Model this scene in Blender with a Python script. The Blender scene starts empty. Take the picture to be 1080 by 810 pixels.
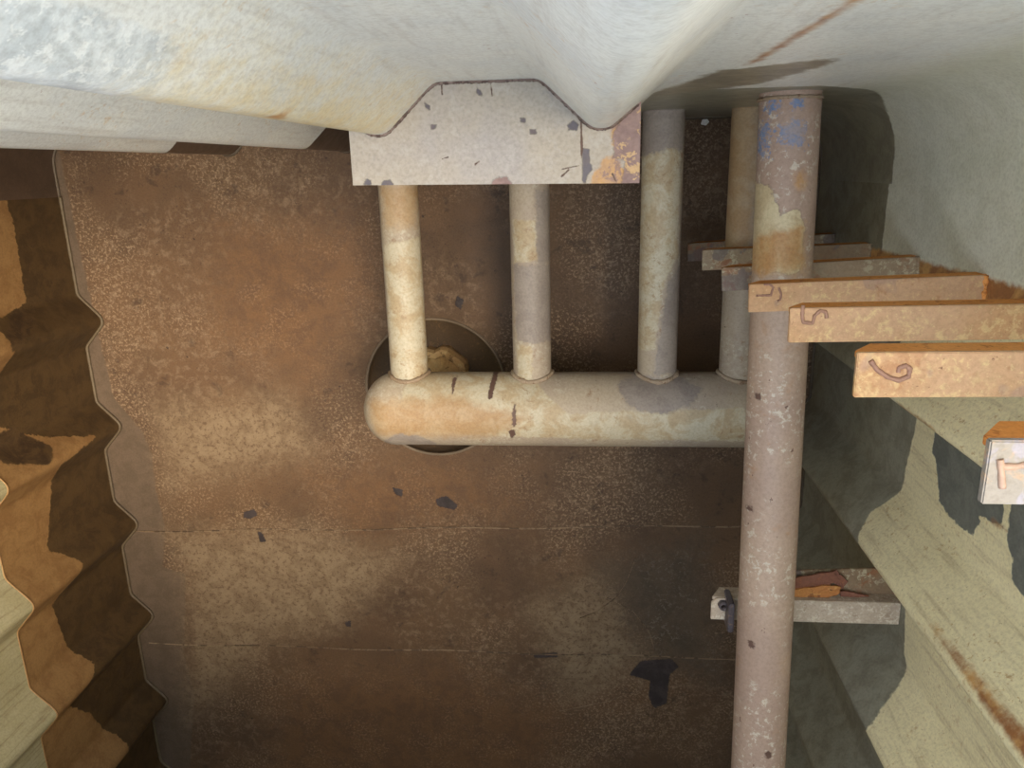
import bpy, bmesh, math, random
import numpy as np
from mathutils import Matrix, Vector
random.seed(4); np.random.seed(4)

# ------------------------------------------------------------------ camera
S = bpy.context.scene
COL = S.collection
F = 811.0; H = 2.6                      # focal length in pixels (1080 wide), eye height above tank floor
_D = np.array([76., -230., F]); _D /= np.linalg.norm(_D)          # straight down, in image axes
_Y = np.array([73., 2884., F]); _Y -= _D * (_Y @ _D); _Y /= np.linalg.norm(_Y)
_X = np.cross(_Y, _D); _X /= np.linalg.norm(_X)
if _X[0] < 0: _X = -_X
cam_d = bpy.data.cameras.new('camera'); cam = bpy.data.objects.new('camera', cam_d); COL.objects.link(cam)
cam_d.sensor_width = 36; cam_d.lens = F / 1080 * 36; cam_d.clip_start = .01
wx = lambda i: Vector((_X[i], -_Y[i], -_D[i]))
R = Matrix((wx(0), -wx(1), -wx(2))).transposed()
cam.matrix_world = Matrix.Translation((0, 0, H)) @ R.to_4x4()
S.camera = cam

# ------------------------------------------------------------------ light
W = bpy.data.worlds.new('overcast_sky'); S.world = W; W.use_nodes = True
bg = W.node_tree.nodes['Background']; bg.inputs[0].default_value = (.84, .94, 1.06, 1); bg.inputs[1].default_value = 1.0
S.view_settings.view_transform = 'Standard'; S.view_settings.look = 'None'
S.view_settings.gamma = 1; S.view_settings.use_curve_mapping = False
S.view_settings.exposure = 1.72
sun_d = bpy.data.lights.new('veiled_sun_offscreen', 'SUN'); sun_d.energy = 1.5; sun_d.angle = math.radians(28); sun_d.color = (1.0, .83, .60)
sun = bpy.data.objects.new('veiled_sun_offscreen', sun_d); COL.objects.link(sun); sun.location = (1, -.4, 6)
sun.rotation_euler = Vector((.42, .04, 1.0)).to_track_quat('Z', 'Y').to_euler()

# ------------------------------------------------------------------ pixel -> place
def uv(p):
    r = np.array([p[0] - 540, p[1] - 405, F]); d = r @ _D
    return r @ _X / d, -(r @ _Y) / d
def onX(X, pts):  return [(uv(p)[1] * X / uv(p)[0], X / uv(p)[0]) for p in pts]      # wall at X: (Y, depth)
def onY(Y, pts):  return [(uv(p)[0] * Y / uv(p)[1], Y / uv(p)[1]) for p in pts]      # wall at Y: (X, depth)
def onZ(d, pts):  return [(uv(p)[0] * d, uv(p)[1] * d) for p in pts]                 # level at depth d: (X, Y)

# ------------------------------------------------------------------ materials
def C(r, g, b):
    f = lambda c: (c / 255 / 12.92) if c / 255 <= .04045 else ((c / 255 + .055) / 1.055) ** 2.4
    return (f(r), f(g), f(b), 1)
class NT:
    def __init__(s, name):
        s.m = bpy.data.materials.new(name); s.m.use_nodes = True; s.t = s.m.node_tree
        s.b = s.t.nodes['Principled BSDF']; s.pos = s.t.nodes.new('ShaderNodeNewGeometry').outputs['Position']
        s.h = None
    def set(s, sock, v):
        if isinstance(v, bpy.types.NodeSocket): s.t.links.new(v, sock)
        else: sock.default_value = v
    def math(s, op, a, b=0.0):
        n = s.t.nodes.new('ShaderNodeMath'); n.operation = op
        s.set(n.inputs[0], a); s.set(n.inputs[1], b); return n.outputs[0]
    def vec(s, k):
        n = s.t.nodes.new('ShaderNodeVectorMath'); n.operation = 'MULTIPLY'
        s.set(n.inputs[0], s.pos); n.inputs[1].default_value = k; return n.outputs[0]
    def noise(s, scale, detail=4, rough=.55, dist=0, k=None, off=None):
        n = s.t.nodes.new('ShaderNodeTexNoise'); n.inputs['Scale'].default_value = scale
        n.inputs['Detail'].default_value = detail; n.inputs['Roughness'].default_value = rough
        n.inputs['Distortion'].default_value = dist
        v = s.vec(k) if k else s.pos
        if off:
            a = s.t.nodes.new('ShaderNodeVectorMath'); s.set(a.inputs[0], v); a.inputs[1].default_value = (off, off * .7, -off); v = a.outputs[0]
        s.set(n.inputs['Vector'], v); return n.outputs[0]
    def step(s, x, lo, hi):
        n = s.t.nodes.new('ShaderNodeMapRange'); n.interpolation_type = 'SMOOTHSTEP'
        s.set(n.inputs[0], x); n.inputs[1].default_value = lo; n.inputs[2].default_value = hi; return n.outputs[0]
    def attr(s, name):
        n = s.t.nodes.new('ShaderNodeAttribute'); n.attribute_name = name; return n.outputs['Fac']
    def mix(s, f, a, b, mode='MIX'):
        n = s.t.nodes.new('ShaderNodeMix'); n.data_type = 'RGBA'; n.blend_type = mode
        s.set(n.inputs[0], f); s.set(n.inputs[6], a); s.set(n.inputs[7], b); return n.outputs[2]
    def finish(s, col, rough=.6, height=None, bump=.3, dist=.004, metal=0, spec=.5):
        s.set(s.b.inputs['Base Color'], col); s.set(s.b.inputs['Roughness'], rough); s.b.inputs['Metallic'].default_value = metal
        s.b.inputs['Specular IOR Level'].default_value = spec
        if height is not None:
            n = s.t.nodes.new('ShaderNodeBump'); n.inputs['Strength'].default_value = bump; n.inputs['Distance'].default_value = dist
            s.set(n.inputs['Height'], height); s.set(s.b.inputs['Normal'], n.outputs[0])
        return s.m

def paint(name, base, base2, specks=(), layers=(), grain=None, rough=.55, bump=.35, spec=.4, big=3.0, dim=1.0, gk=.35):
    """weathered coating. specks: (colour, scale, lo, hi, amount, zone_scale); layers: (attribute, colour, colour2, noise amp, edge, outline)"""
    t = NT(name)
    col = t.mix(t.step(t.noise(big, 4, .6), .38, .62), base, base2)
    fine = t.noise(150, 2, .7)
    height = t.math('MULTIPLY', fine, .3)
    if grain:
        g = t.noise(1, 5, .65, 0, grain)
        col = t.mix(t.math('MULTIPLY', t.step(g, .48, .75), gk), col, t.mix(1.0, col, C(150, 120, 90), 'MULTIPLY'))
    def addspecks(col, sp, off=0):
        for i, (c, sc, lo, hi, am, zs) in enumerate(sp):
            m = t.step(t.noise(sc, 3, .75, .3, None, 3.1 * i + 1 + off), lo, hi)
            if zs: m = t.math('MULTIPLY', m, t.step(t.noise(zs, 3, .5, 0, None, 7.7 * i + 2 + off), .42, .6))
            col = t.mix(t.math('MULTIPLY', m, am), col, c)
        return col
    col = addspecks(col, specks)
    for j, L in enumerate(layers):
        an, c1, c2, amp, edge, outline = L[:6]
        wob = t.math('MULTIPLY', t.math('SUBTRACT', t.noise(110 if amp < .016 or an == 'blue' else 40, 4, .66, 0, None, 5.3 * j), .5), amp)
        v = t.math('ADD', t.attr(an), wob)
        m = t.step(v, -edge, edge)
        lc = t.mix(t.step(t.noise(16, 4, .7, .5, None, 2.2 * j), .4, .62), c1, c2)
        if len(L) > 6: lc = addspecks(lc, L[6], 11 * (j + 1))
        if outline:
            o = t.math('MULTIPLY', t.step(v, -2 * edge - .0008, 0.0), t.math('SUBTRACT', 1.0, t.step(v, 0.0, 3 * edge + .002)))
            col = t.mix(t.math('MULTIPLY', o, outline), col, C(48, 34, 30))
        col = t.mix(m, col, lc)
        if outline: height = t.math('SUBTRACT', height, t.math('MULTIPLY', m, .25))
    col = t.mix(t.math('MULTIPLY', t.step(fine, .35, .75), .25), col, t.mix(1.0, col, C(150, 140, 130), 'MULTIPLY'))
    if dim != 1.0: col = t.mix(1.0, col, (dim, dim, dim, 1), 'MULTIPLY')
    r = t.math('ADD', t.math('MULTIPLY', t.noise(40, 3), .25), rough - .12)
    return t.finish(col, r, height, bump, .004, 0, spec)

# ------------------------------------------------------------------ mesh helpers
def sdf(P, polys):
    """signed distance (inside positive) to a set of polygons"""
    out = np.full(len(P), -1.0)
    for poly in polys:
        Q = np.array(poly); n = len(Q)
        dmin = np.full(len(P), 1e9); inside = np.zeros(len(P), bool)
        for i in range(n):
            a, b = Q[i], Q[(i + 1) % n]; ab = b - a
            tt = np.clip(((P - a) @ ab) / max(ab @ ab, 1e-12), 0, 1)
            dmin = np.minimum(dmin, np.hypot(*(P - a - tt[:, None] * ab).T))
            c = ((a[1] > P[:, 1]) != (b[1] > P[:, 1]))
            if abs(ab[1]) > 1e-12:
                xi = a[0] + ab[0] * (P[:, 1] - a[1]) / ab[1]
                inside ^= c & (P[:, 0] < xi)
        out = np.maximum(out, np.where(inside, dmin, -dmin))
    return np.clip(out, -1, 1)
def mesh(name, verts, faces, mat, parent=None, smooth=True, masks=None, coords=None):
    me = bpy.data.meshes.new(name)
    verts = np.asarray(verts, dtype=float)
    me.from_pydata([tuple(v) for v in verts], [], [tuple(f) for f in faces]); me.update()
    if smooth: me.polygons.foreach_set('use_smooth', [True] * len(me.polygons))
    if masks is not None:
        for k, polys in masks.items():
            a = me.attributes.new(k, 'FLOAT', 'POINT'); a.data.foreach_set('value', sdf(coords, polys).astype(np.float32))
    me.materials.append(mat)
    o = bpy.data.objects.new(name, me); COL.objects.link(o)
    if parent is not None: o.parent = parent
    return o
def tag(o, label, cat=None, group=None, kind=None):
    if label: o['label'] = label
    if cat: o['category'] = cat
    if group: o['group'] = group
    if kind: o['kind'] = kind
    return o
def grid_faces(nu, nv, wrap=False):
    f = []
    for i in range(nu - 1):
        for j in range(nv if wrap else nv - 1):
            j2 = (j + 1) % nv
            f.append((i * nv + j, (i + 1) * nv + j, (i + 1) * nv + j2, i * nv + j2))
    return f
def tube(name, pts, r, mat, parent=None, seg=12, lump=0.0, close=False, masks=None, caps=True):
    """tube along a polyline, radius r (number or list), optional lumps like a weld bead"""
    P = np.array(pts, float); n = len(P)
    rr = np.broadcast_to(np.asarray(r, float), (n,)).copy()
    if lump: rr *= 1 + lump * (np.random.rand(n) - .5)
    T = np.gradient(P, axis=0) if not close else np.roll(P, -1, 0) - np.roll(P, 1, 0)
    T /= np.linalg.norm(T, axis=1)[:, None]
    V = []
    up = np.array([0, 0, 1.]) if abs(T[0][2]) < .8 else np.array([0, 1., 0])
    for i in range(n):
        a = np.cross(T[i], up); la = np.linalg.norm(a)
        a = a / la if la > 1e-6 else np.array([1., 0, 0]); b = np.cross(a, T[i])
        for k in range(seg):
            th = 2 * math.pi * k / seg
            V.append(P[i] + rr[i] * (a * math.cos(th) + b * math.sin(th)))
    fc = grid_faces(n, seg, True)
    if close: fc += [((n - 1) * seg + k, k, (k + 1) % seg, (n - 1) * seg + (k + 1) % seg) for k in range(seg)]
    elif caps: fc += [tuple(range(seg - 1, -1, -1)), tuple(range((n - 1) * seg, n * seg))]
    V = np.array(V)
    return mesh(name, V, fc, mat, parent, True, masks, V[:, :2] if masks else None)
def prism(name, poly, z0, z1, mat, parent=None, bevel=.0015, axis='z'):
    """extruded polygon with softened edges; poly in XY (axis z) or YZ (axis x, extruded along X)"""
    bm = bmesh.new()
    if axis == 'z': lo = [bm.verts.new((p[0], p[1], z0)) for p in poly]; hi = [bm.verts.new((p[0], p[1], z1)) for p in poly]
    elif axis == 'x': lo = [bm.verts.new((z0, p[0], p[1])) for p in poly]; hi = [bm.verts.new((z1, p[0], p[1])) for p in poly]
    else: lo = [bm.verts.new((p[0], z0, p[1])) for p in poly]; hi = [bm.verts.new((p[0], z1, p[1])) for p in poly]
    n = len(poly)
    bm.faces.new(lo); bm.faces.new(hi[::-1])
    for i in range(n): bm.faces.new((lo[i], hi[i], hi[(i + 1) % n], lo[(i + 1) % n]))
    bmesh.ops.recalc_face_normals(bm, faces=bm.faces)
    if bevel: bmesh.ops.bevel(bm, geom=bm.edges[:], offset=bevel, segments=2, affect='EDGES')
    me = bpy.data.meshes.new(name); bm.to_mesh(me); bm.free(); me.materials.append(mat)
    o = bpy.data.objects.new(name, me); COL.objects.link(o)
    if parent is not None: o.parent = parent
    return o
def empty(name, loc):
    o = bpy.data.objects.new(name, None); COL.objects.link(o); o.location = loc; o.empty_display_size = .05; return o
def adopt(o, root):            # geometry was written in world coordinates
    o.parent = root; o.matrix_parent_inverse = Matrix.Translation(root.location).inverted(); return o

# ------------------------------------------------------------------ corrugated tank walls
PITCH = .403; XR = .742; XL = -1.815; YB = .143; DEEP = .077; YF = -3.0; ZT = H + .22
TIPS = [-.497, -.899, -1.302, -1.706, -2.109, -2.512]
def corrugate(t, tips, depth, flat=.012, run=.082):
    d = np.abs(t[:, None] - np.array(tips)[None]).min(1)
    return depth * np.clip(1 - (d - flat) / run, 0, 1)
def smooth1(a, s, step):
    k = np.arange(-int(3 * s / step), int(3 * s / step) + 1) * step; w = np.exp(-.5 * (k / s) ** 2); w /= w.sum()
    m = len(k) // 2; p = np.concatenate([2 * a[0] - a[m:0:-1], a, 2 * a[-1] - a[-2:-m - 2:-1]])
    return np.convolve(p, w, 'valid')
def wall(name, path, mat, masks, key, label, top=-.15):
    nz = 200; z = np.linspace(0, H - top, nz); n = len(path)
    V = np.empty((n, nz, 3)); V[:, :, 0] = path[:, 0, None]; V[:, :, 1] = path[:, 1, None]; V[:, :, 2] = z[None]
    V = V.reshape(-1, 3)
    co = np.stack([V[:, key], H - V[:, 2]], 1)
    o = mesh(name, V, grid_faces(n, nz), mat, None, True, masks, co)
    return tag(o, label, None, None, 'structure')

CREAM = C(236, 236, 230); CREAM2 = C(203, 194, 165)
OCHRE = C(176, 132, 70); RUST = C(140, 78, 36); BROWN = C(84, 64, 44); BROWN2 = C(66, 51, 37)
m_left = paint('cream_and_brown_coating', C(206, 196, 158), C(196, 184, 142),
    [(OCHRE, 40, .62, .7, .5, 5)],
    [('tan', C(164, 126, 80), C(148, 110, 68), .004, .002, 0), ('brown', C(92, 70, 42), C(76, 57, 34), .03, .002, 0), ('dark', C(70, 52, 34), C(92, 70, 44), .03, .004, 0)],
    grain=(80, 80, 5), gk=.6, dim=.85)
m_back = paint('cream_coating_with_rust_specks', CREAM, C(224, 226, 224),
    [(C(206, 170, 112), 60, .56, .72, .55, 4), (C(150, 84, 40), 55, .68, .74, .8, 6)],
    [('pale', C(196, 202, 204), C(226, 230, 230), .02, .004, 0, [(C(240, 242, 240), 60, .5, .6, .7, 0)]),
     ('yellow', C(226, 206, 158), C(228, 216, 182), .2, .08, 0),
     ('sage', C(224, 224, 208), C(216, 216, 198), .1, .08, 0),
     ('brown', C(86, 68, 55), C(76, 60, 48), .01, .002, 0), ('olive', C(150, 147, 130), C(132, 128, 112), .02, .004, 0), ('grey', C(158, 148, 128), C(136, 126, 110), .05, .01, 0),
     ('rust', C(158, 98, 48), C(186, 134, 74), .02, .008, 0)],
    grain=(60, 60, 5), rough=.34, spec=.6, gk=.22)
m_right = paint('cream_coating_with_grey_primer', C(242, 230, 188), C(234, 222, 180),
    [(C(120, 90, 56), 170, .66, .7, .7, 0), (C(180, 140, 76), 70, .58, .68, .6, 6), (OCHRE, 30, .6, .72, .5, 4)],
    [('sage', C(224, 224, 208), C(216, 216, 198), .02, .01, 0), ('brown', C(150, 147, 130), C(132, 128, 112), .02, .003, 0), ('grey', C(122, 124, 116), C(106, 108, 102), .025, .002, 0),
     ('rust', C(150, 100, 60), C(196, 150, 92), .02, .006, 0)],
    grain=(60, 60, 5), rough=.5)

st = .009
t = np.arange(-.06, YF, -st)
off = smooth1(corrugate(t, TIPS, DEEP), .0075, st)
_dn = (t[:, None] - np.array(TIPS)[None]); _i = np.abs(_dn).argmin(1); _s = _dn[np.arange(len(t)), _i]     # right wall: deeper folds, steeper on the far flank
_hump = np.clip(1 - (np.abs(_s) - .012) / np.where(_s < 0, .030, .105), 0, 1)
baseR = XR + .030 * np.clip((-.5 - t) / .05, 0, 1)
pathR = np.stack([smooth1(baseR - _hump * (baseR - .663), .008, st), t], 1)
BL = [(.3, 2.3), (-.145, 2.35), (-.388, 2.34), (-.42, 2.16), (-.74, 2.12), (-.83, 2.28), (-.89, 2.46), (-.925, 2.27), (-1.0, 2.29), (-1.21, 2.21),
      (-1.29, 2.27), (-1.41, 2.18), (-1.55, 2.2), (-1.68, 2.24), (-1.76, 2.13), (-1.9, 2.25), (-2.05, 2.32), (-3.1, 2.25)]
wall_left = wall('wall_left', np.stack([XL + off, t], 1), m_left,
    {'tan': [[(.3, 2.01), (-3.1, 2.01), (-3.1, 2.7), (.3, 2.7)]], 'brown': [BL + [(-3.1, 2.7), (.3, 2.7)]],
     'dark': [onX(-1.75, [(5, 465), (35, 450), (60, 470), (50, 490), (15, 490)]), onX(-1.78, [(0, 352), (28, 325), (40, 335), (0, 372)])]}, 1,
    'corrugated steel wall, cream above, tan band and brown coating towards the floor')
wall_right = wall('wall_right', pathR[::-1], m_right,
    {'brown': [[(.3, 2.0), (-.25, 2.02), (-.30, 1.8), (-.60, 1.78), (-.70, 1.80), (-.84, 1.82), (-.92, 1.74), (-1.0, 1.725), (-1.15, 1.69), (-1.28, 1.59), (-1.4, 1.62), (-3.1, 1.6), (-3.1, 2.7), (.3, 2.7)]],
     'sage': [[(.3, .3), (-.225, .3), (-.235, 2.7), (.3, 2.7)]],
     'grey': [onX(.742, [(972, 447), (968, 473), (973, 490), (975, 527), (987, 547), (1010, 565), (1017, 550), (1015, 543), (1040, 555), (1040, 490), (1005, 450)]),
              onX(.742, [(1050, 520), (1043, 570), (1050, 590), (1048, 610), (1062, 630), (1080, 662), (1110, 680), (1110, 500)])],
     'rust': [[(-.888, .85), (-.884, 1.2), (-.878, 1.38), (-.873, 1.38), (-.869, 1.2), (-.862, .85)], onX(.742, [(1028, 545), (1042, 556), (1044, 560), (1026, 550)]),
              onX(.742, [(985, 425), (1030, 452), (1032, 457), (985, 431)]), [(-.222, 2.2), (-.215, .9), (-.29, .9), (-.29, 2.2)]]}, 1,
    'corrugated steel wall in cream paint with grey primer patches behind the ladder rungs')

# back wall with rounded corners into both side walls
BT = [-1.186, -.780, -.377, .030]
seg1 = np.stack([np.full(9, XL), np.linspace(-.06, YB - .12, 9)], 1)
a = np.linspace(math.pi, math.pi / 2, 16)[1:]; c1 = np.stack([XL + .10 + .10 * np.cos(a), YB - .10 + .10 * np.sin(a)], 1)
xs = np.arange(XL + .11, XR - .135, .007)
offb = smooth1(corrugate(xs, BT, .087, .016, .092), .0085, .007)
rec = YB + np.where(xs > .1, -.006, .008)
mid = np.stack([xs, smooth1(rec, .03, .007) - offb], 1)
a = np.linspace(math.pi / 2, 0, 22)[1:]; c2 = np.stack([XR - .13 + .13 * np.cos(a), YB - .006 - .13 + .13 * np.sin(a)], 1)
seg2 = np.stack([np.full(5, XR), np.linspace(YB - .15, -.06, 5)], 1)
pathb = np.concatenate([seg1, c1, mid, c2, seg2])
wall_back = wall('wall_back', pathb[::-1], m_back,
    {'pale': [[(-.62, -.2), (-.30, -.2), (-.32, .64), (-.38, .66), (-.62, .74)]],
     'yellow': [[(-.46, .68), (-.36, .66), (-.33, 1.0), (-.31, 1.42), (-.42, 1.42), (-.46, 1.0)]],
     'brown': [[(-2, 2.17), (.12, 2.17), (.13, 1.66), (.14, 2.7), (-2, 2.7)]],
     'sage': [[(.50, .1), (1.2, .1), (1.2, 2.9), (.58, 2.9)]],
     'olive': [[(.13, 1.62), (.45, 1.62), (.58, 1.74), (.66, 1.88), (.70, 1.96), (.735, 2.0), (1.0, 2.0), (1.0, 2.7), (.1, 2.7)]],
     'grey': [[(.13, 1.70), (.21, 1.30), (.35, 1.20), (.37, 1.26), (.32, 1.54), (.14, 1.75)]],
     'rust': [[(-.372, .92), (-.372, .97), (-.350, .95)], [(.240, .3), (.246, .3), (.248, 1.2), (.236, 1.25)]]}, 0,
    'corrugated steel wall, cream paint with rust specks above, dark brown near the floor')
t2 = np.arange(XL, XR + st, st)
wall_front = wall('wall_front', np.stack([t2, YF + smooth1(corrugate(t2, [-1.5 + .403 * i for i in range(5)], DEEP), .011, st)], 1), m_left,
    {'tan': [[(-3, 2.01), (3, 2.01), (3, 2.7), (-3, 2.7)]], 'brown': [[(-3, 2.25), (3, 2.25), (3, 2.7), (-3, 2.7)]], 'dark': []}, 0,
    'corrugated steel wall, cream above and brown below, closing the tank')

bm = bmesh.new()                                  # unseen deck added overhead, its hatch opening sized to shape the light
hx0, hx1, hy0, hy1 = -1.40, .95, -1.38, .21
for x0, x1, y0, y1 in ((-2.0, hx0, -3.2, .35), (hx1, 1.0, -3.2, .35), (hx0, hx1, -3.2, hy0), (hx0, hx1, hy1, .35)):
    if x1 - x0 < .01: continue
    vv = [bm.verts.new((x, y, z)) for z in (H + .15, H + .17) for x, y in ((x0, y0), (x1, y0), (x1, y1), (x0, y1))]
    for f in ((3, 2, 1, 0), (4, 5, 6, 7), (0, 1, 5, 4), (1, 2, 6, 5), (2, 3, 7, 6), (3, 0, 4, 7)): bm.faces.new([vv[i] for i in f])
me = bpy.data.meshes.new('added_deck'); bm.to_mesh(me); bm.free()
me.materials.append(paint('added_deck_paint', C(196, 188, 166), C(184, 174, 148), [], [], None, .6))
added_deck = bpy.data.objects.new('added_deck', me); COL.objects.link(added_deck); tag(added_deck, 'added unseen cream steel deck over the tank, open hatch sized to shape the light', None, None, 'structure')

m_bead = paint('weld_bead_paint', C(104, 90, 70), C(92, 78, 60), [], [], None, .6)
m_bead_tan = paint('tan_weld_bead', C(170, 134, 88), C(154, 118, 76), [], [], None, .6)
m_bead_grey = paint('grey_weld_bead', C(96, 84, 70), C(82, 70, 58), [], [], None, .6)
def bead(owner, path, z, r, m, name='weld_bead'):
    o = tube(name, [(p[0], p[1], z) for p in path], r, m, owner, 6, .3); return o
bead(wall_left, np.stack([XL + off + .003, t], 1), .006, .0055, m_bead)
bead(wall_left, np.stack([XL + off, t], 1), H - 2.01, .0028, m_bead_tan)
bead(wall_right, pathR - np.array([.003, 0]), .006, .0055, m_bead_grey)
bead(wall_back, pathb, .006, .0055, m_bead_grey)

# ------------------------------------------------------------------ tank floor: three welded plates, drain well
WC = np.array([-.526, -.750]); WR = .250
FL = dict(base=C(96, 74, 56), base2=C(108, 84, 62))
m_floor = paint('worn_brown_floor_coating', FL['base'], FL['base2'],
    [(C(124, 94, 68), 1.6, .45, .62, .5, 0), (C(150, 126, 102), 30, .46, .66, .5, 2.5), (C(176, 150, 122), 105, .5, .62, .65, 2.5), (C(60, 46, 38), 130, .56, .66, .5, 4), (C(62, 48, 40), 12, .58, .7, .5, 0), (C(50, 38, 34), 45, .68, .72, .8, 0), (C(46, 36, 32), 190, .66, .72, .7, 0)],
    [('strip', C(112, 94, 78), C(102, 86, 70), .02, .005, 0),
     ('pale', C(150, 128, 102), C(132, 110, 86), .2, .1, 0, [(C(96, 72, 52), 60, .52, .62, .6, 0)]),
     ('smudge', C(104, 88, 72), C(92, 78, 64), .2, .1, 0, [(C(138, 126, 112), 60, .53, .6, .7, 4)]),
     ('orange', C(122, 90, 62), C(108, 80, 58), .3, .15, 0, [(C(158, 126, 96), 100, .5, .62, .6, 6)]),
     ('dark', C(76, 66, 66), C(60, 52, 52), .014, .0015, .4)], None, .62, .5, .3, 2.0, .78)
D0 = lambda *p: onZ(H, p)
fmask = {
 'strip': [D0((60, 150), (90, 290), (120, 420), (150, 455), (160, 480), (165, 520), (174, 556), (172, 598), (196, 606), (194, 690), (205, 730), (200, 815), (100, 830), (90, 560), (20, 320), (30, 150))],
 'pale': [D0((180, 565), (330, 560), (420, 590), (360, 660), (280, 680), (200, 760), (200, 620)), D0((560, 640), (640, 600), (680, 700), (600, 740)), D0((165, 430), (300, 420), (330, 480), (180, 510))],
 'smudge': [D0((640, 600), (740, 560), (760, 720), (690, 700))],  # soft-edged greyer smudge on the floor left of the long pipe
 'orange': [D0((230, 235), (380, 240), (400, 300), (330, 400), (230, 350)), D0((300, 720), (480, 700), (600, 760), (560, 830), (280, 830)), D0((330, 500), (480, 480), (560, 540), (380, 560))],
 'dark': [D0((257, 540), (268, 537), (272, 543), (264, 547), (257, 546)), D0((272, 561), (276, 561), (281, 571), (274, 572)), D0((677, 697), (708, 695), (716, 703), (706, 712), (703, 742), (690, 747), (684, 735), (686, 718), (664, 712), (668, 706)),
          D0((459, 527), (470, 523), (483, 533), (480, 538), (462, 534)), D0((414, 514), (425, 517), (424, 524), (416, 521)), D0((562, 690), (588, 688), (588, 693), (564, 694)), D0((482, 312), (489, 316), (486, 326), (480, 322)),
          D0((364, 656), (370, 655), (370, 661), (365, 661))]}
SEAM = [lambda x: -1.283 + .03 * x, lambda x: -1.826 + .008 * x]
floor = empty('floor', (0, 0, 0)); tag(floor, 'brown worn steel tank floor of three welded plates', None, None, 'structure')
def floor_plate(y0, y1, hole=False):
    xs = np.arange(XL - .02, XR + .08, .0085); n = len(xs); m = int(abs(y1(0) - y0(0)) / .0085) + 2
    f = np.linspace(0, 1, m)
    X = np.repeat(xs, m); Y = (np.array([y0(x) for x in xs])[:, None] * (1 - f) + np.array([y1(x) for x in xs])[:, None] * f).ravel()
    P = np.stack([X, Y], 1); fc = np.array(grid_faces(n, m))
    if hole:
        r = np.hypot(*(P - WC).T); keep = (r[fc] > WR).sum(1) > 1.5
        inn = (r < WR); used = np.zeros(len(P), bool); used[fc[keep].ravel()] = True
        s = used & inn; P[s] = WC + (P[s] - WC) / r[s, None] * WR
        fc = fc[keep]; idx = -np.ones(len(P), int); idx[used] = np.arange(used.sum()); P = P[used]; fc = idx[fc]
    wob = .0012 * np.sin(P[:, 0] * 5 + 1) * np.sin(P[:, 1] * 4)
    V = np.column_stack([P, wob])
    return mesh('floor_plate', V, fc[:, ::-1] if False else fc, m_floor, floor, True, fmask, P)
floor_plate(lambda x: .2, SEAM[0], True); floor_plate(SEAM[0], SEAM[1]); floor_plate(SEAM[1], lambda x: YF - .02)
m_seam = paint('floor_weld_seam', C(138, 116, 92), C(118, 96, 74), [(C(70, 54, 40), 18, .46, .56, .8, 0)], [], None, .6)
for s in SEAM:
    xx = np.linspace(XL + .04, XR, 220)
    tube('weld_seam', [(x, s(x) + .004 * math.sin(9 * x), .0005) for x in xx], .003, m_seam, floor, 6, .6)
for pl in ([(670, 590), (660, 615), (650, 630), (630, 645), (608, 653)], [(617, 623), (645, 632), (668, 645), (684, 665), (692, 690)], [(590, 420 + 330), (640, 740), (672, 728)]):
    q = D0(*pl); qq = []
    for i in range(len(q) - 1):
        for k in range(6): qq.append(tuple(np.array(q[i]) * (1 - k / 6) + np.array(q[i + 1]) * k / 6))
    tube('scratch', [(x, y, .0006) for x, y in qq], .0014, m_seam, floor, 5, .8)
# well
m_well = paint('dark_well_steel', C(100, 82, 64), C(88, 72, 56), [(C(130, 102, 72), 40, .56, .66, .6, 5)], [], None, .6)
m_rim = paint('well_rim_paint', C(122, 106, 88), C(104, 90, 74), [], [], None, .6)
ang = np.linspace(0, 2 * math.pi, 72, endpoint=False)
V = []; 
for rr, zz in ((WR, 0), (WR, -.09), (WR * .5, -.094), (.001, -.095)):
    V += [(WC[0] + rr * math.cos(q), WC[1] + rr * math.sin(q), zz) for q in ang]
w = mesh('drain_well', V, [f[::-1] for f in grid_faces(4, 72, True)], m_well, floor)
tube('well_rim', [(WC[0] + (WR + .001) * math.cos(q), WC[1] + (WR + .001) * math.sin(q), .001) for q in ang], .0055, m_rim, floor, 8, .15, True)

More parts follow.
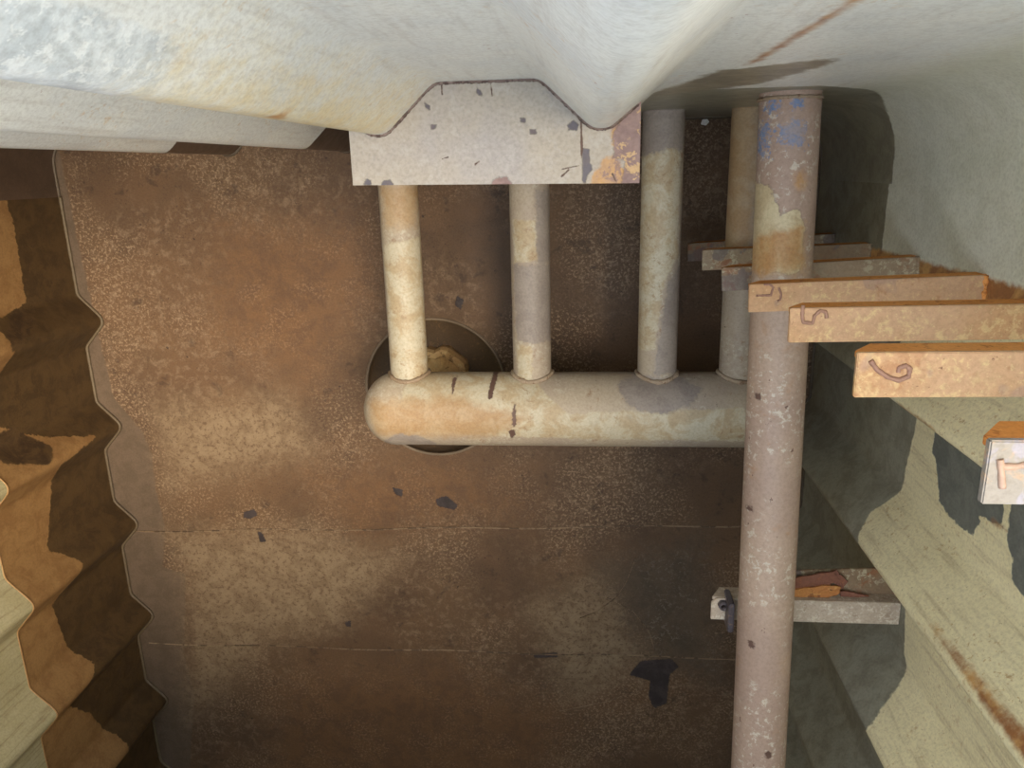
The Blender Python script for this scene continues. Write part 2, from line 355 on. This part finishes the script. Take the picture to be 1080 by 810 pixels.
# ------------------------------------------------------------------ heating manifold: header and four branch pipes
m_pipe = paint('beige_pipe_paint', C(176, 160, 144), C(188, 172, 150),
    [(C(206, 196, 176), 70, .5, .62, .7, 6), (C(150, 112, 80), 34, .58, .68, .6, 7), (C(92, 66, 56), 60, .68, .72, .9, 0)],
    [('cream', C(206, 196, 172), C(190, 170, 138), .03, .004, 0, [(C(158, 124, 90), 60, .56, .64, .6, 9)]),
     ('tan', C(178, 146, 108), C(188, 162, 128), .05, .02, 0), ('grey', C(164, 152, 142), C(152, 140, 132), .03, .004, .05),
     ('dark', C(112, 86, 76), C(98, 74, 66), .012, .001, .3)], None, .55, .4, dim=.84)
dP = 2.145
ZP = H - 2.2; HY = -.3175 * 2.2; HR = .111; BR = .056
P0 = lambda *p: onZ(dP, p)
pm = {
 'cream': [P0((430, 395), (560, 400), (600, 430), (780, 425), (790, 462), (600, 458), (420, 450)), P0((402, 260), (445, 250), (450, 400), (412, 400)), P0((675, 150), (718, 155), (716, 270), (700, 300), (690, 370), (672, 370)),
           P0((540, 232), (565, 232), (566, 275), (542, 278)), P0((544, 365), (562, 365), (562, 400), (545, 400))],
 'tan': [P0((390, 420), (480, 415), (560, 435), (520, 455), (400, 455)), P0((400, 195), (440, 195), (436, 240), (404, 240)), P0((760, 110), (800, 110), (790, 300), (760, 300))],
 'grey': [P0((408, 459), (425, 452), (445, 455), (460, 465), (460, 480), (405, 480)), P0((650, 405), (670, 398), (715, 398), (740, 408), (728, 420), (700, 430), (675, 428), (660, 420)), P0((672, 105), (725, 105), (722, 160), (712, 155), (690, 162), (674, 165)),
          P0((540, 280), (585, 280), (586, 362), (565, 362), (545, 360)), P0((565, 200), (582, 200), (584, 280), (567, 278)), P0((704, 300), (720, 280), (718, 395), (690, 395), (694, 365), (700, 330))],
 'dark': [P0((538, 447), (544, 448), (545, 455), (540, 458)), P0((542, 428), (545, 420), (546, 444), (542, 444)), P0((476, 400), (481, 400), (479, 414)), P0((518, 398), (524, 398), (520, 418), (516, 416))]}
man = empty('pipe_manifold', (-.1, HY, ZP - HR)); tag(man, 'beige painted pipe header with four branch pipes running to the corrugated wall', 'pipework')
def hdr_profile():
    pts = []; rad = []
    for q in np.linspace(math.pi / 2, 0.02, 12): pts.append(-.565 - .102 * math.sin(q)); rad.append(HR * math.cos(q) + .0005)
    for x in np.linspace(-.56, .53, 170): pts.append(x); rad.append(HR)
    for q in np.linspace(0.05, math.pi / 2, 8): pts.append(.53 + .05 * math.sin(q)); rad.append(HR * math.cos(q) + .0005)
    return pts, rad
px, pr = hdr_profile()
adopt(tube('header', [(x, HY, ZP) for x in px], pr, m_pipe, None, 56, 0, False, pm), man)
BXS = [-.5225, -.152, .212, .446]
m_pbead = paint('pipe_weld_bead', C(166, 150, 130), C(146, 126, 104), [(C(110, 78, 56), 70, .56, .64, .8, 0)], [], None, .6)
for bx in BXS:
    ye = YB + .0075 if bx < 0 else YB - .0065
    brp = adopt(tube('branch_pipe', [(bx, y, ZP) for y in np.linspace(HY + .06, ye, 130)], BR, m_pipe, None, 40, 0, False, pm), man)
    th = np.linspace(0, 2 * math.pi, 48, endpoint=False)
    tube('weld_collar', [(bx + (BR + .002) * math.cos(q), HY + math.sqrt(HR ** 2 - (BR * math.sin(q)) ** 2) + .003, ZP + (BR + .002) * math.sin(q)) for q in th], .0065, m_pbead, brp, 8, .5, True)
# ------------------------------------------------------------------ big pipe crossing under the upper rungs
m_big = paint('mauve_beige_pipe_paint', C(186, 160, 140), C(174, 148, 132),
    [(C(214, 204, 186), 60, .54, .64, .75, 5), (C(176, 132, 96), 20, .56, .68, .5, 5), (C(104, 74, 62), 46, .68, .72, .9, 0)],
    [('cream', C(212, 196, 160), C(196, 176, 140), .03, .002, .3, [(C(176, 134, 90), 40, .55, .65, .6, 7)]),
     ('blue', C(116, 138, 176), C(160, 148, 150), .08, .006, 0), ('orange', C(188, 142, 92), C(200, 164, 116), .06, .015, 0),
     ('dark', C(110, 84, 74), C(96, 70, 62), .012, .001, .3)], None, .5, .4, dim=.9)
B0 = lambda *p: onZ(1.62, p)
bm_ = {'cream': [B0((800, 205), (806, 190), (822, 200), (830, 228), (850, 222), (856, 240), (850, 290), (800, 290))],
       'blue': [B0((833, 130), (845, 124), (862, 130), (860, 150), (845, 153), (832, 146)), B0((822, 104), (832, 104), (830, 114), (822, 112)), B0((816, 128), (822, 130), (820, 165), (815, 165)), B0((848, 100), (858, 100), (856, 110), (848, 108))],
       'orange': [B0((825, 245), (856, 240), (854, 290), (800, 292), (800, 262)), B0((850, 180), (858, 178), (858, 196), (850, 194))],
       'dark': [B0((786, 668), (793, 668), (792, 674), (787, 674)), B0((801, 420), (806, 420), (806, 426), (801, 426)), B0((800, 770), (806, 768), (806, 776), (800, 776)), B0((790, 538), (795, 536), (795, 542), (790, 542))]}
big_p0 = np.array([.430, YB - .0065, H - 1.76]); big_p1 = np.array([.424, -1.42, H - 1.60])
dirv = (big_p1 - big_p0); end = big_p0 + dirv * ((YF + .01 - big_p0[1]) / dirv[1])
big = empty('cross_pipe', (end[0], end[1], end[2] - .0625)); tag(big, 'long beige pipe passing beneath the upper ladder rungs, flecked with blue paint at the wall', 'pipe')
adopt(tube('pipe_body', [big_p0 + (end - big_p0) * k for k in np.linspace(0, 1, 420)], .0625, m_big, None, 48, 0, False, bm_), big)
adopt(tube('weld_collar', [(big_p0[0] + .063 * math.cos(q), big_p0[1] - .012, big_p0[2] + .063 * math.sin(q)) for q in np.linspace(0, 2 * math.pi, 48, endpoint=False)], .0042, m_pbead, None, 8, .5, True), big)

# ------------------------------------------------------------------ seat plate fitted into the wall corrugation
m_plate = paint('pale_lilac_plate_paint', C(170, 164, 162), C(178, 168, 154),
    [(C(190, 184, 178), 40, .5, .64, .35, 0), (C(150, 142, 142), 26, .58, .7, .3, 0)],
    [('orange', C(206, 158, 92), C(190, 150, 110), .03, .004, 0, [(C(140, 112, 108), 40, .5, .58, .8, 0)]),
     ('mauve', C(150, 122, 116), C(136, 108, 104), .012, .0015, .4, [(C(206, 170, 120), 36, .54, .6, .9, 0)]), ('dark', C(98, 92, 100), C(110, 98, 100), .008, .001, .6), ('crack', C(70, 48, 40), C(92, 62, 46), .004, .0008, 0)], None, .5, .35, dim=.78)
dPl = 1.455
Q0 = lambda *p: onZ(dPl, p)
px0, px1 = -.431, .100; nx, ny = 230, 84
xs = np.linspace(px0, px1, nx)
ywall = np.interp(xs, mid[:, 0], mid[:, 1]) + .002
yl = np.interp(xs, [px0, px1], [-.0245, -.0325])
XX = np.repeat(xs, ny); fr = np.linspace(0, 1, ny); YY = (yl[:, None] * (1 - fr) + ywall[:, None] * fr).ravel()
ZZ = np.full(XX.shape, H - dPl)
Vt = np.column_stack([XX, YY, ZZ]); Vb = Vt.copy(); Vb[:, 2] -= .016
N = len(Vt); ft = grid_faces(nx, ny); fb = [tuple(N + i for i in f[::-1]) for f in ft]
ring = [i * ny for i in range(nx)] + [(nx - 1) * ny + j for j in range(1, ny)] + [i * ny + ny - 1 for i in range(nx - 2, -1, -1)] + [j for j in range(ny - 2, 0, -1)]
fs = [(ring[i], N + ring[i], N + ring[(i + 1) % len(ring)], ring[(i + 1) % len(ring)]) for i in range(len(ring))]
plm = {'orange': [Q0((640, 165), (650, 160), (660, 185), (662, 196), (622, 196), (628, 182)), Q0((644, 130), (655, 125), (662, 150), (650, 160), (644, 150))],
       'mauve': [Q0((647, 140), (660, 120), (680, 90), (680, 196), (655, 196), (660, 170), (648, 165)), Q0((521, 190), (526, 187), (534, 187), (540, 193), (540, 200), (517, 200))],
       'dark': [Q0((403, 138), (414, 124), (424, 103), (430, 98), (433, 106), (426, 118), (418, 124), (415, 132), (406, 140)), Q0((503, 93), (507, 96), (508, 101), (503, 98)), Q0((448, 109), (453, 112), (453, 116), (449, 113)), Q0((455, 132), (460, 132), (458, 136), (455, 136)),
                Q0((599, 132), (605, 127), (610, 132), (608, 137), (600, 137)), Q0((549, 125), (554, 125), (554, 129), (549, 129)), Q0((559, 137), (565, 136), (566, 141), (560, 141)), Q0((614, 157), (621, 158), (622, 170), (624, 178), (618, 188), (617, 194), (614, 190), (615, 172)), Q0((401, 198), (405, 190), (412, 190), (416, 198)), Q0((384, 194), (387, 189), (391, 190), (391, 195))],
       'crack': [Q0((464.3, 78), (466.2, 78), (467, 100), (465.5, 101)), Q0((515.5, 80), (517, 80), (520, 101), (518.6, 102)), Q0((440, 90), (441.5, 90), (445.5, 103), (444, 103)), Q0((611.8, 128), (613.8, 128), (615, 158), (612.6, 172)), Q0((466, 167), (473, 165), (473, 166.4), (466, 168.4)), Q0((500, 173), (506, 169), (506, 170.6), (501, 175)), Q0((591, 186), (600, 178), (601, 179), (592, 188)), Q0((592, 178), (611, 174), (611, 175.2), (592, 179.2)), Q0((646, 182), (651, 192), (649, 192), (645, 184))]}
plate = mesh('bracket_plate', np.vstack([Vt, Vb]), ft + fb + fs, m_plate, None, False, plm, np.vstack([Vt, Vb])[:, :2])
tag(plate, 'pale chipped steel plate notched around the corrugated wall above the branch pipes', 'plate')
tube('weld_bead', [(x, y, H - dPl + .001) for x, y in zip(xs[2:-2], ywall[2:-2] - .003)], .0035, paint('lilac_weld_bead', C(150, 134, 128), C(110, 92, 84), [(C(70, 52, 46), 60, .5, .56, .9, 0)], [], None, .6), plate, 6, .6)

# ------------------------------------------------------------------ ladder rungs: angle bars with weld numbers
m_rung = paint('rusty_pink_rung_paint', C(204, 162, 124), C(194, 148, 102),
    [(C(232, 206, 146), 120, .57, .66, .4, 0), (C(230, 200, 142), 60, .5, .62, .5, 7), (C(170, 112, 70), 26, .56, .68, .6, 6), (C(160, 130, 118), 7, .6, .63, .45, 0), (C(110, 70, 52), 90, .68, .73, .8, 0)], [], None, .55, .45, dim=.86)
m_rung_dull = paint('dull_rusty_rung_paint', C(150, 130, 104), C(132, 108, 82),
    [(C(186, 176, 146), 60, .52, .6, .7, 9), (C(140, 86, 52), 24, .52, .6, .8, 8), (C(104, 92, 88), 10, .56, .6, .7, 0)], [], None, .6, .45)
m_rung_pale = paint('pale_worn_rung_paint', C(126, 126, 136), C(138, 130, 120),
    [(C(190, 150, 110), 40, .56, .66, .7, 12), (C(150, 146, 160), 30, .56, .64, .6, 10)], [], None, .5, .45)
m_rustbar = paint('orange_rust', C(222, 152, 84), C(206, 134, 66), [(C(150, 84, 40), 60, .54, .64, .6, 0), (C(226, 160, 84), 90, .58, .68, .6, 0)], [], None, .75, .5, .2)
m_numeral = paint('weld_numeral', C(160, 122, 100), C(146, 108, 92), [], [], None, .55)
m_numeral7 = paint('weld_numeral_pale', C(120, 124, 150), C(170, 140, 120), [], [], None, .55)
RW = .0535
def angle_bar(root, x0, x1, y0, z, mt, ml, w=RW, leg=.05, th=.008, snip=.03):
    a = prism('flange', [(x0, y0), (x1, y0), (x1, y0 + w), (x0, y0 + w)], z - th, z, mt, None, .0012)
    b = prism('web', [(x0 + .001, z - th), (x1, z - th), (x1, z - leg), (x0 + snip, z - leg), (x0 + .001, z - th - .006)], y0 + w - th, y0 + w - .0003, ml, None, .0008, 'y')
    adopt(a, root); adopt(b, root); return a, b
RUNGS = {  # depth, yaw (degrees), flange material, label
 7: (.59, 0.0, m_rung_pale, 'pale worn angle-bar rung welded with the number 7'),
 6: (.89, 0.3, m_rung, 'rusty pink rung with a broad orange edge and welded number 6'),
 5: (1.19, 0.6, m_rung, 'tan and pink rung numbered 5, next above the rung touching the long pipe'),
 4: (1.49, 1.7, m_rung, 'tan angle-bar rung with mauve patches crossing just above the long pipe'),
 3: (1.79, 2.6, m_rung_dull, 'mauve-tipped angle-bar rung next below the one numbered 4'),
 2: (2.09, 1.4, m_rung_dull, 'dull angle-bar rung second from the floor, with a white-flaked tip'),
 1: (2.39, 3.0, m_rung_dull, 'dull brown angle-bar rung closest to the tank floor')}
NUM = {7: [[(1054.5, 484), (1056, 500), (1057, 518)], [(1055, 492), (1070, 492), (1092, 488)]],
       6: [[(918, 380), (925, 390), (937, 398), (948, 401), (958, 397), (960, 389), (955, 385.5), (948, 388), (947, 394)]],
       5: [[(847, 322), (846, 332), (847, 340), (857, 341), (859, 333), (865, 327.5), (871, 329), (872, 337)]],
       4: [[(797.5, 311.7), (806, 311.5), (813, 311.5), (815.5, 303), (812, 300), (804, 300)], [(821, 303), (824, 310), (823, 316), (819, 318)]]}
for k, (d, yaw, mt, lab) in RUNGS.items():
    z = H - d; root = empty('ladder_rung', (XR, -.232, z - .03)); tag(root, lab, 'ladder rung', 'numbered ladder rungs')
    y0 = -.2385 - RW / 2
    fl_, wb_ = angle_bar(root, .313, XR + .004, y0, z, mt, m_rustbar)
    if k in NUM:
        for s in NUM[k]:
            q = onZ(d, s); qq = []
            cy, sy = math.cos(-math.radians(yaw)), math.sin(-math.radians(yaw))
            for i in range(len(q) - 1):
                for j in range(5):
                    x, y = np.array(q[i]) * (1 - j / 5) + np.array(q[i + 1]) * j / 5
                    dx, dy = x - XR, y + .232
                    qq.append((XR + dx * cy - dy * sy, -.232 + dx * sy + dy * cy, z + .0003))
            tube('weld_numeral', qq, .0028 if k != 4 else .0022, m_numeral7 if k == 7 else m_numeral, fl_, 8, .35)
    adopt(tube('weld_bead', [(XR - .003, y, z - .003 + .002 * math.sin(y * 300)) for y in np.linspace(y0, y0 + RW, 14)], .006, m_rustbar if k == 4 else m_rung_dull, None, 7, .5), root)
    root.rotation_euler.z = math.radians(yaw)

# ------------------------------------------------------------------ pipe support bracket with rust flakes
m_brk = paint('pale_bracket_paint', C(196, 178, 158), C(180, 162, 142), [(C(216, 206, 186), 70, .52, .62, .7, 0), (C(140, 112, 90), 30, .58, .68, .5, 0)], [], None, .55, .4)
m_lug = paint('dark_clamp_steel', C(104, 98, 104), C(84, 74, 74), [(C(150, 120, 96), 50, .58, .66, .6, 0)], [], None, .5, .4)
zb = H - 1.735; brk = empty('support_bracket', (XR, -1.07, zb - .05)); tag(brk, 'pale angle bracket under the long pipe, carrying loose rust flakes', 'bracket')
yb0 = -1.104
adopt(prism('flange', [(.318, yb0), (XR + .029, yb0), (XR + .029, yb0 + .06), (.332, yb0 + .06), (.318, yb0 + .048)], zb - .008, zb, m_brk, None, .0012), brk)
adopt(prism('web', [(.32, zb - .008), (XR + .029, zb - .008), (XR + .029, zb - .055), (.345, zb - .055)], yb0 + .052, yb0 + .06, m_brk, None, .0008, 'y'), brk)
adopt(prism('ledge', [(.44, yb0 + .06), (XR + .029, yb0 + .06), (XR + .029, yb0 + .135), (.44, yb0 + .115)], zb - .045, zb - .038, m_rung_dull, None, .001), brk)
lug = adopt(prism('clamp_lug', [(.352, yb0 - .008), (.366, yb0 - .008), (.366, yb0 + .07), (.352, yb0 + .07)], zb - .03, zb + .045, m_lug, None, .0025), brk)
hexa = [(.345 + .013 * math.cos(q), yb0 + .045 + .013 * math.sin(q)) for q in np.arange(6) * math.pi / 3]
nut_ = prism('nut', hexa, zb - .001, zb + .014, m_lug, None, .0015)
bolt_ = adopt(tube('bolt', [(.345, yb0 + .045, zb - .02), (.345, yb0 + .045, zb + .024)], .006, m_lug, None, 10), brk); nut_.parent = bolt_
m_fl = [paint('dark_red_rust_flake', C(150, 102, 80), C(124, 82, 66), [(C(150, 96, 66), 40, .54, .64, .6, 0)], [], None, .75, .6, .2),
        paint('orange_rust_flake', C(200, 140, 80), C(176, 116, 66), [(C(206, 156, 92), 50, .54, .64, .6, 0), (C(100, 60, 46), 30, .58, .66, .7, 0)], [], None, .75, .6, .2)]
def flake(px, zc, tilt, mi, label, th=.005):
    q = onZ(H - zc, px); cx, cy = np.mean(q, 0); bm = bmesh.new(); top = []; pts = []
    for i in range(len(q)):
        a_, b_ = np.array(q[i]), np.array(q[(i + 1) % len(q)])
        for k in range(4): pts.append(a_ * (1 - k / 4) + b_ * k / 4 + np.random.uniform(-.0018, .0018, 2))
    zf = lambda p: (p[0] - cx) * tilt[0] + (p[1] - cy) * tilt[1] + random.uniform(-.001, .001)
    hi = [bm.verts.new((p[0] - cx, p[1] - cy, zf(p) + th)) for p in pts]; lo = [bm.verts.new((p[0] - cx, p[1] - cy, zf(p))) for p in pts]
    n = len(pts); c1_ = bm.verts.new((0, 0, th + .003)); c0_ = bm.verts.new((0, 0, 0))
    for i in range(n):
        j = (i + 1) % n
        bm.faces.new((hi[i], hi[j], c1_)); bm.faces.new((lo[j], lo[i], c0_)); bm.faces.new((lo[i], lo[j], hi[j], hi[i]))
    bmesh.ops.recalc_face_normals(bm, faces=bm.faces)
    me = bpy.data.meshes.new('rust_flake'); bm.to_mesh(me); bm.free(); me.materials.append(m_fl[mi])
    o = bpy.data.objects.new('rust_flake', me); COL.objects.link(o); o.location = (cx, cy, zc)
    return tag(o, label, 'rust flake', 'rust flakes on the support bracket')
flake([(826, 612), (850, 606), (878, 601), (884, 610), (874, 615), (850, 620), (828, 628)], zb - .026, (0, .1), 0, 'dark reddish rust flake, largest of those on the bracket ledge')
flake([(826, 624), (848, 619), (874, 616), (886, 618), (884, 626), (870, 631), (848, 632), (826, 634)], zb - .022, (0, .06), 1, 'orange rust flake with a ragged edge lying against the bracket flange')
flake([(876, 604), (882, 600), (886, 606), (894, 612), (888, 620), (880, 616)], zb - .030, (.1, 0), 0, 'small curled dark rust flake standing at the end of the larger flakes')
flake([(886, 622), (900, 624), (916, 628), (918, 634), (896, 634), (886, 633)], zb - .030, (0, .1), 0, 'narrow brown rust flake on the bracket ledge beside the corrugated wall')

# ------------------------------------------------------------------ things lying low in the tank
m_stub = paint('crusted_brass_steel', C(206, 176, 126), C(176, 142, 98), [(C(96, 70, 48), 24, .54, .64, .7, 0), (C(196, 176, 130), 50, .58, .66, .6, 0)], [], None, .65, .7)
cx_, cy_ = D0((743, 129))[0]
chip = prism('paint_chip', [(-.012, -.006), (.004, -.010), (.014, .001), (.006, .011), (-.008, .008)], .0, .006, paint('white_chip', C(226, 226, 222), C(206, 204, 196), [], [], None, .5), None, .001)
chip.location = (cx_, cy_, .0015); tag(chip, 'tiny white paint chip lying on the dark floor between the branch pipes', 'paint chip')
sx, sy = onZ(H + .04, [(463, 398)])[0]
V = []; prof = [(.105, -.094), (.108, -.05), (.100, -.030), (.078, -.026), (.070, -.045), (.001, -.046)]
na = 26
jig = [1 + random.uniform(-.09, .09) for _ in range(na)]; jz = [random.uniform(-.012, .008) for _ in range(na)]
for rr, zz in prof:
    for i in range(na):
        q = 2 * math.pi * i / na
        V.append((rr * jig[i] * math.cos(q), rr * jig[i] * math.sin(q), zz + .094 + (jz[i] if -.06 < zz < -.02 else 0)))
stub = mesh('pipe_stub', V, grid_faces(len(prof), na, True), m_stub, None, False); stub.location = (sx, sy, -.094)
tag(stub, 'crusted broken pipe stub standing in the round floor well', 'pipe stub')
